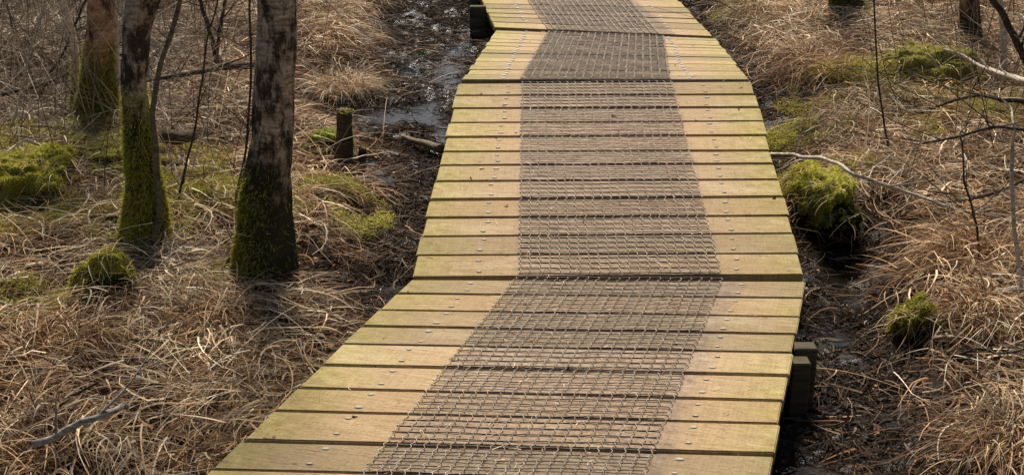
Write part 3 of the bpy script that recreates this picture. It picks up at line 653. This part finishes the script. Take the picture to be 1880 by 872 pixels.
branch('dark_shoot', 'thin reddish stem rising close along the left side of the nearest birch', 'shoot', [(425,402),(437,345),(455,260),(460,150),(458,60),(457,-10)], (5,4), M_twig_dark, yfix=float(G(425,405)[1]), side=4, slen=.25)
branch('dark_shoot', 'thin dark shoot leaning right between the middle and nearest birch', 'shoot', [(322,388),(345,300),(362,215),(372,140),(385,60),(402,-10)], (5,3), M_twig_dark, yfix=float(G(322,392)[1]), side=6, slen=.3)
branch('dark_shoot', 'bare shoot left of the reddish birch, leaning to the right', 'shoot', [(60,205),(85,150),(118,95),(150,20),(165,-10)], (6,4), M_twig_dark, yfix=float(G(60,210)[1]), side=7, slen=.4)
branch('dark_shoot', 'pale bare shoot at the left edge crossing the brushwood', 'shoot', [(12,260),(35,190),(50,110),(80,20),(88,-10)], (6,4), M_twig_pale, yfix=float(G(12,265)[1]), side=5, slen=.4)
branch('fallen_branch', 'slender branch crossing low behind the middle birch towards the left edge', 'branch', [(0,175),(70,160),(130,130),(215,100),(250,98)], (6,5), M_twig_dark, heights=[.12,.16,.2,.22,.2], side=8, slen=.4)
branch('fallen_branch', 'bare forked branch spreading left over grass below the dark arching one', 'branch', [(1890,240),(1830,232),(1760,250),(1700,262),(1640,285)], (7,3), M_twig_dark, heights=[.2,.18,.14,.1,.05], side=9, slen=.4)
branch('dark_shoot', 'bare dark shoot rising left of the slender sapling, right edge', 'shoot', [(1800,470),(1790,400),(1770,330),(1765,250)], (5,3), M_twig_dark, yfix=float(G(1800,475)[1]), side=6, slen=.3)
branch('twig', 'black stick on the grass below the grey weathered log end', 'twig', [(1745,655),(1790,640),(1840,650),(1885,640)], (6,4), M_twig_dark, heights=[.05,.1,.12,.1], side=3)
def mound(label, px, py, wpx, hpx, pal, nt_, ry=1.2, name='moss_mound', cat='moss mound', group='moss mounds', dark=True, seed=1):
    """irregular hump of peat (body) with its coat of moss; px,py is its front foot"""
    f0 = G(px, py); D = (f0-C0)@FW; rx = wpx*D/F/2; h = hpx*D/F/math.cos(TH)*(.8 if dark else .75); ryy = rx*ry
    c = f0+np.array((0, ryy*.8, 0)); c[2] = float(gz(c[0], c[1]))-.02
    root = tag(empty(name, c), label, cat, group)
    nu, nv = 56, 28; u = np.linspace(0, 2*math.pi, nu, endpoint=False); v = np.linspace(0, 1, nv)
    uu, vv = np.meshgrid(u, v); th = vv*math.pi/2
    X = np.cos(uu)*np.cos(th)**.75; Yy = np.sin(uu)*np.cos(th)**.75; Z = np.sin(th)**.85
    nn = 1+(1.05 if dark else .75)*(fbm(X*2.2+seed*7, Yy*2.2+Z*2.5, seed, 3)-.5)+.40*(fbm(X*8+seed, Yy*8+Z*6, seed+5, 2)-.5)
    V = np.stack([c[0]+X*rx*nn, c[1]+Yy*ryy*nn-(Z*ryy*(.62 if dark else 0)), c[2]+Z*h*(1+(nn-1)*np.cos(th)**.5*.7)], -1).reshape(-1, 3)
    i_ = (np.arange(nv-1)[:, None]*nu+np.arange(nu)[None]); i2 = (np.arange(nv-1)[:, None]*nu+(np.arange(nu)[None]+1) % nu)
    Fq = np.stack([i_, i2, i2+nu, i_+nu], -1).reshape(-1, 4)
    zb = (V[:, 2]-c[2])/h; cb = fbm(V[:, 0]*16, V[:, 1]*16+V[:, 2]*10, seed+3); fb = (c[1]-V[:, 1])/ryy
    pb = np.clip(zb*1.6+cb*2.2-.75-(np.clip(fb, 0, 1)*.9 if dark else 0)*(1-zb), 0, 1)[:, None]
    if dark: pb = pb*np.where((fb > .25) & (V[:, 0] > c[0]-rx*.45) & (zb < .75), .05, 1)[:, None]  # front tinted near black: bare peat plus backlit shade put into the colour
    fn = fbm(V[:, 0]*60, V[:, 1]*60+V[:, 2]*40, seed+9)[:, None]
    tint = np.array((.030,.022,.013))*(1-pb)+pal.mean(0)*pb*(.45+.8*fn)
    mb = MB(); mb.add(V, Fq, tint); mb.build('peat_body', M_moss, root)
    P, Nn = surf_sample(V, Fq, nt_*2)
    zr = (P[:, 2]-c[2])/h; cov = fbm(P[:, 0]*16, P[:, 1]*16+P[:, 2]*10, seed+3)
    front = (c[1]-P[:, 1])/ryy
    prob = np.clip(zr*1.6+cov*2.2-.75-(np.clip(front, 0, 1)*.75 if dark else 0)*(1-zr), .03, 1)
    if dark: prob = prob*np.where((Nn[:, 1] < -.15) & (P[:, 0] > c[0]-rx*.45) & (zr < .85), .08, 1)  # moss thinned on the front as well, so the painted shade shows
    keep = rng.random(len(P)) < prob; m2 = MB(); moss_on(m2, P[keep], Nn[keep], pal, (.006, .016), (.0016, .0040)); m2.build('moss', M_moss, root)
    # a few straws lying over it
    n = max(12, nt_//45); k = rng.integers(0, len(P), n); q = P[k].copy(); q[:, 2] += .012; m3 = MB()
    ribbons(m3, q, rng.uniform(0, 6.28, n), rng.uniform(-.2, .5, n), rng.uniform(.05, .16, n), rng.uniform(.0015, .003, n), PAL_STRAW, ground=False, droop=1.2)
    m3.build('straw', M_straw, root)
    return root
mound('big moss-topped mound with a front darkened as shade, under the long pale fallen branch', 1532, 402, 92, 118, PAL_MOSS*1.1, 17000, ry=3.3, seed=2)
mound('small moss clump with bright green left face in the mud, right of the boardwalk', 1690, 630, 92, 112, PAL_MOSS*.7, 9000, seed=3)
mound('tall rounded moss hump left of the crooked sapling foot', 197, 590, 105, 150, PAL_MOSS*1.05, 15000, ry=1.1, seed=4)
mound('bright green moss cushion behind the upright post stump', 606, 290, 84, 56, PAL_GREEN, 9000, ry=.9, seed=5)
mound('mossy hummock at the left edge, level with the middle birch foot', 40, 395, 175, 110, PAL_MOSS*1.0, 14000, ry=1.2, seed=6, dark=False)
mound('flat moss swell between the left-edge hummock and the middle birch', 175, 330, 220, 70, PAL_DRY*.9, 14000, ry=.9, seed=7, dark=False)
mound('moss-covered bank between the middle and nearest birch', 368, 385, 150, 48, PAL_MOSS*.9, 9000, ry=.6, seed=8, dark=False)
mound('yellow-green moss bank at the foot of the blackened trunk, top right', 1735, 175, 190, 95, PAL_DRY*.95, 16000, ry=.9, seed=9, dark=False)
mound('low mossy lump below the post stump, just right of the nearest birch', 540, 392, 80, 32, PAL_MOSS, 4500, ry=1., seed=10, dark=False)
mound('low yellowish moss patch in the grass beneath the arching dark branch', 1800, 225, 150, 34, PAL_DRY, 6000, ry=.9, seed=11, dark=False)

def stump(label, px, pyb, pyt, wpx, nm=0, lean=0., group='dead stumps by the mud'):
    b0 = G(px, pyb); Y = b0[1]; D = (b0-C0)@FW; root = tag(empty('post_stump', b0), label, 'stump', group)
    t = onY(px+lean, pyt, Y); r = wpx*D/F/2
    cl = curve([b0-np.array((0, 0, .04)), (b0+t)/2+np.array((.005, 0, 0)), t], 22); mb = trunk_mesh(cl, np.linspace(r*1.1, r*.9, 22), 20, .35, .16)
    mb.v[0][-1, 2] += .004
    k = mb.v[0][21*20:22*20]; k[:, 2] += rng.uniform(-.008, .010, 20)
    mb.build('post', M_dead, root)
    n = nm or 300; P = t+rng.normal(0, 1, (n, 3))*np.array((r*.5, r*.5, .002)); m2 = MB(); moss_on(m2, P, np.tile((0, 0, 1.), (n, 1)), PAL_DRY, (.004, .010)); m2.build('moss', M_moss, root)
stump('upright dark post stump with a pale top, in front of the green cushion', 629, 322, 203, 29, 500, 2)
stump('short leaning stub right of the upright post stump', 660, 316, 272, 13, 60, 6)
stump('short mossy stub left of the upright post stump', 592, 312, 276, 20, 500, -3)

# grass tussocks that stand out one by one
def tussock(label, px, py, r, n, L, pal=np.vstack([PAL_STRAW, PAL_OLD]), el=(.7, 1.5), droop=2.3, group='grass tussocks'):
    c = G(px, py); root_ = c.copy()
    a = rng.uniform(0, 2*math.pi, n); q = r*np.sqrt(rng.random(n))*.6
    P = np.stack([c[0]+np.cos(a)*q, c[1]+np.sin(a)*q, np.zeros(n)], -1); P[:, 2] = gz(P[:, 0], P[:, 1])+.04*(1-q/r)
    la = rng.uniform(0, 6.28); az = np.where(rng.random(n) < .45, la+rng.normal(0, .6, n), a+rng.normal(0, .8, n)); mb = MB(); lr = rng.uniform(.35, 1.15, n)*L*.82
    _lift[0] = rng.random(n)**2*.05
    ribbons(mb, P, az, rng.uniform(el[0], el[1], n), lr, rng.uniform(.0018, .0050, n), pal, seg=8, droop=droop, curl=1.0)
    _lift[0] = None
    return tag(mb.build('grass_tussock', M_straw, origin=c), label, 'grass tussock', group)
tussock('shaggy drooping tussock at the far right of the walk, pale in the sun', 1490, 130, .22, 1100, .32)
tussock('bleached tussock beside the walk at the top edge', 1390, 40, .20, 900, .30)
tussock('spreading fair tussock above the flooded mud left of the walk', 630, 120, .20, 1000, .34, np.vstack([PAL_STRAW, PAL_GREY]))
tussock('brown tussock left of the mud at the top edge, nearest birch side', 590, 40, .20, 900, .30)
tussock('sagging tussock right of the small bright green moss clump', 1810, 590, .14, 800, .24)
tussock('tall tussock with a dark hollow below it, lower left', 110, 690, .18, 1100, .28)
tussock('wide straw tussock between the nearest birch and the walk edge', 400, 600, .18, 1000, .24)
tussock('loose tussock beside the walk edge, lower left', 440, 720, .15, 800, .22)
tussock('flattened tussock in the bottom left corner', 60, 840, .18, 900, .26)
tussock('fair tussock in front of the right end of the pale fallen branch', 1790, 480, .18, 900, .26)
tussock('tussock spilling towards mud in the bottom right corner', 1850, 820, .16, 800, .24)
tussock('greenish tuft at the top edge right of the walk', 1375, 22, .12, 300, .20, PAL_OLIVE)
tussock('thin wispy tussock around the foot of the crooked sapling', 310, 500, .14, 600, .24, PAL_GREY)
tussock('straw tussock standing behind the big mossy mound', 1600, 260, .20, 900, .26)

# ------------------------------------------------------------------ ground cover nobody could count
def scatter(n, keepf=None, ymax=10.6):
    out = []
    tot = 0
    while tot < n:
        Y = np.sqrt(rng.random(n*2)*(ymax**2-1.9**2)+1.9**2); X = rng.uniform(-1, 1, n*2)*(.44*Y+.25)
        k = ~underdeck(X, Y, .03)
        if keepf is not None: k &= rng.random(n*2) < keepf(X, Y)
        q = np.stack([X[k], Y[k]], -1); out.append(q); tot += len(q)
    return np.vstack(out)[:n]
def greyness(X, Y):                          # the grass in the upper left is greyer and thinner
    px, py = proj(X, Y); return np.clip((520-px)/300, 0, 1)*np.clip((380-py)/150, 0, 1)
# 1 straw lying flat in drifts
n = 170000
def dens(X, Y):
    ho = hollow(X, Y)[0]
    m = mud(X, Y); return np.clip(1-m*1.02, .0, 1)*(.30+.9*np.clip(fbm(X*3.2, Y*3.2, 91)*2-.5, 0, 1))*(1-.90*ho)*(1-.72*mossy(X, Y))+.05*m*(1-.8*poolf(X, Y))
q = scatter(n, dens); X, Y = q[:, 0], q[:, 1]
drift = fbm(X*1.1, Y*1.1, 41, 2)*9; az = drift+rng.normal(0, .75, n)
P = np.stack([X, Y, gz(X, Y)], -1); m = mud(X, Y)
lift = (rng.random(n)**1.4*.10)*(1-m*.8); P[:, 2] += lift; _lift[0] = lift*rng.uniform(.3, 1, n)
gry = rng.random(n) < greyness(X, Y)*.85+.12
pal = np.vstack([PAL_STRAW, PAL_GREY, PAL_OLD]); patch = fbm(X*2.3, Y*2.3, 61)
pi = np.where(gry, 8+rng.integers(0, 5, n), np.where(rng.random(n) < np.clip((patch-.3)*1.8, 0, .9), rng.integers(0, 5, n), rng.integers(2, 8, n)))
old = rng.random(n) < np.clip(.80-lift*13+(fbm(X*1.9, Y*1.9, 63)-.5)*1.6+m*.5, .05, .95)
pi = np.where(old, 13+rng.integers(0, 5, n), pi)
mb = MB(); ribbons(mb, P, az, rng.uniform(-.1, .55, n), rng.uniform(.05, .26, n), .0018+.0052*rng.random(n)**2, pal, seg=5, droop=.9, curl=1.5, pidx=pi)
_lift[0] = None
tag(mb.build('dead_grass', M_straw), 'dead straw-coloured grass lying in drifts over the ground on both sides', 'dead grass', kind='stuff')
# 2 nameless small tufts
nt2 = 520; q = scatter(nt2, lambda X, Y: np.clip(1-mud(X, Y)*1.3, 0, 1)*(1-.9*hollow(X, Y)[0])); per = 34; n = nt2*per
cx = np.repeat(q[:, 0], per); cy = np.repeat(q[:, 1], per); a = rng.uniform(0, 6.283, n); rr = .06*np.sqrt(rng.random(n))
lean = np.repeat(rng.uniform(0, 6.283, nt2), per); X = cx+np.cos(a)*rr; Y = cy+np.sin(a)*rr
P = np.stack([X, Y, gz(X, Y)], -1); gr = rng.random(n) < greyness(X, Y)*.8+.15
pi = np.where(gr, 8+rng.integers(0, 5, n), rng.integers(0, 8, n)); pi = np.where(rng.random(n) < .38, 13+rng.integers(0, 5, n), pi); _lift[0] = rng.random(n)**2*.05
az = np.where(rng.random(n) < .5, a, lean+rng.normal(0, .5, n))
mb = MB(); ribbons(mb, P, az, rng.uniform(.3, 1.35, n), np.repeat(rng.uniform(.09, .24, nt2), per)*rng.uniform(.6, 1.1, n), rng.uniform(.0014, .0036, n), pal, seg=6, droop=2.0, curl=.9, pidx=pi)
_lift[0] = None
tag(mb.build('grass_tufts', M_straw), 'small arching tufts of dead grass mixed through the flattened straw', 'dead grass', kind='stuff')
# 3 fallen leaves and peat crumbs
n = 38000; q = scatter(n, lambda X, Y: (.35+.8*hollow(X, Y)[0]+np.clip(fbm(X*4, Y*4, 17)*2-.7, 0, 1))*(1-.55*mud(X, Y))); X, Y = q.T
P = np.stack([X, Y, gz(X, Y)+.006+rng.random(n)*.03*(1-mud(X, Y))], -1)
mb = MB(); ribbons(mb, P, rng.uniform(0, 6.28, n), rng.uniform(-.5, .7, n), rng.uniform(.012, .034, n), rng.uniform(.008, .020, n), PAL_LEAF, seg=3, droop=1.2, curl=.6, ground=False, tipw=.2)
tag(mb.build('leaf_litter', M_leaf), 'crumpled brown leaves caught in the grass and mud', 'leaf litter', kind='stuff')
# 4 dark shreds and rotting stems on the mud
n = 56000; q = scatter(n, lambda X, Y: .10*hollow(X, Y)[0]+(1-.75*poolf(X, Y))*mud(X, Y)**2*(.25+np.clip(fbm(X*5, Y*5, 301)*3-1, 0, 1))); X, Y = q.T
P = np.stack([X, Y, gz(X, Y)+.004+rng.random(n)*.015], -1)
PAL_WET = np.array([(.032,.022,.016),(.055,.038,.027),(.02,.015,.011),(.10,.07,.05),(.20,.15,.11)])
pi = rng.choice(5, n, p=(.32, .28, .22, .13, .05))
mb = MB(); ribbons(mb, P, rng.uniform(0, 6.28, n), rng.uniform(-.1, .4, n), rng.uniform(.02, .13, n), rng.uniform(.002, .007, n), PAL_WET, seg=4, droop=.7, curl=1.4, pidx=pi)
tag(mb.build('rotting_stems', M_leaf), 'dark wet shreds of rotting grass on the peat mud', 'plant debris', kind='stuff')
# 5 brushwood: thin bare stems standing through the grass, denser in the upper left
n = 5200; q = scatter(n, lambda X, Y: (Y > 4.5)*np.clip(.04+.9*np.clip((560-proj(X, Y)[0])/350, 0, 1)*np.clip((420-proj(X, Y)[1])/120, 0, 1)+.35*np.clip((proj(X, Y)[0]-1600)/200, 0, 1)*np.clip((420-proj(X, Y)[1])/200, 0, 1), 0, 1)*(1-mud(X, Y)))
X, Y = q.T; P = np.stack([X, Y, gz(X, Y)], -1); mb = MB()
PAL_TW = np.array([(.10,.075,.055),(.16,.12,.09),(.06,.045,.035),(.24,.19,.14),(.34,.28,.21)])
ribbons(mb, P, rng.uniform(0, 6.28, n), rng.uniform(.3, 1.5, n), rng.uniform(.35, 1.2, n), rng.uniform(.003, .0075, n), PAL_TW, seg=7, droop=.5, curl=.7)
tag(mb.build('brushwood', M_leaf), 'tangle of thin bare stems standing through the grass', 'brushwood', kind='stuff')
n = 650; q = scatter(n, lambda X, Y: (Y > 3.2)*(1-mud(X, Y))*.8+.1); X, Y = q.T; P = np.stack([X, Y, gz(X, Y)+.02], -1); mb = MB()
ribbons(mb, P, rng.uniform(0, 6.28, n), rng.uniform(.1, 1.2, n), rng.uniform(.25, .6, n), rng.uniform(.0012, .0028, n), PAL_STRAW[:4], seg=8, droop=1.2, curl=.5)
tag(mb.build('stray_stalks', M_straw), 'long single stalks of bleached grass arching over the rest', 'dead grass', kind='stuff')
# 6 moss films and green grass among the litter
mb = MB()
for (x, y, r, n) in SPOTS:
    n *= 10
    c = G(x, y); a = rng.uniform(0, 6.28, n); s_ = r*np.sqrt(rng.random(n)); X = c[0]+np.cos(a)*s_*1.3; Y = c[1]+np.sin(a)*s_; k = fbm(X*7, Y*7, 71) > .46
    X, Y = X[k], Y[k]; P = np.stack([X, Y, gz(X, Y)+rng.uniform(.01, .065, len(X))], -1)
    ribbons(mb, P, rng.uniform(0, 6.28, len(X)), rng.uniform(.2, 1.4, len(X)), rng.uniform(.008, .035, len(X)), rng.uniform(.0015, .004, len(X)), np.vstack([PAL_MOSS, PAL_DRY, PAL_OLIVE]), seg=3, droop=1.2)
tag(mb.build('moss_film', M_moss), 'thin yellow-green moss growing through the litter', 'moss', kind='stuff')
# 7 straw scraps trodden onto the walk
mb = MB()
for s in SEC:
    n = 900; v = rng.uniform(s['tl'][0], s['tl'][-1], n); inn = rng.random(n) < .85
    uu = np.where(inn, rng.uniform(s['mn'][0], s['mn'][1]-.03, n), rng.uniform(.03, .97, n))
    nm = np.cross((s['nr']-s['nl']), (s['fl']-s['nl'])); nm /= np.linalg.norm(nm)
    P = np.array([S(s, a, b2) for a, b2 in zip(uu, v)])+nm*rng.uniform(.003, .005, (n, 1))
    d1 = (s['fl']-s['nl'])/np.linalg.norm(s['fl']-s['nl']); e0 = math.asin(d1[2])
    a = rng.uniform(0, 6.28, n)
    ribbons(mb, P, a, e0*np.sin(a)+.02, rng.uniform(.008, .04, n), rng.uniform(.001, .0024, n), np.vstack([PAL_STRAW, PAL_LEAF]), seg=3, droop=0., curl=1.2, ground=False)
for s in SEC[:3]:
    n = 22; v = rng.uniform(s['tl'][0], s['tl'][-1], n); uu = rng.uniform(.02, .98, n); nm = np.cross((s['nr']-s['nl']), (s['fl']-s['nl'])); nm /= np.linalg.norm(nm)
    P = np.array([S(s, a, b2) for a, b2 in zip(uu, v)])+nm*.004
    ribbons(mb, P, rng.uniform(0, 6.28, n), rng.uniform(0, .3, n), rng.uniform(.008, .022, n), rng.uniform(.006, .013, n), PAL_LEAF, seg=3, droop=.5, curl=.5, ground=False, tipw=.3)
tag(mb.build('straw_scraps', M_straw), 'tiny scraps of straw caught in the netting on the planks', 'plant debris', kind='stuff')
# a small green plant in the flooded mud
c = G(770, 104); n = 16; mb = MB(); a = rng.uniform(0, 6.28, n); P = np.tile(c+np.array((0, 0, .01)), (n, 1))
ribbons(mb, P, a, rng.uniform(.2, 1., n), rng.uniform(.03, .06, n), rng.uniform(.014, .022, n), np.array([(.05,.22,.03),(.08,.30,.05)]), seg=4, droop=1.0, ground=False)
tag(mb.build('water_plant', M_moss, origin=c), 'tiny bright green plant alone in the flooded mud left of the walk', 'plant')
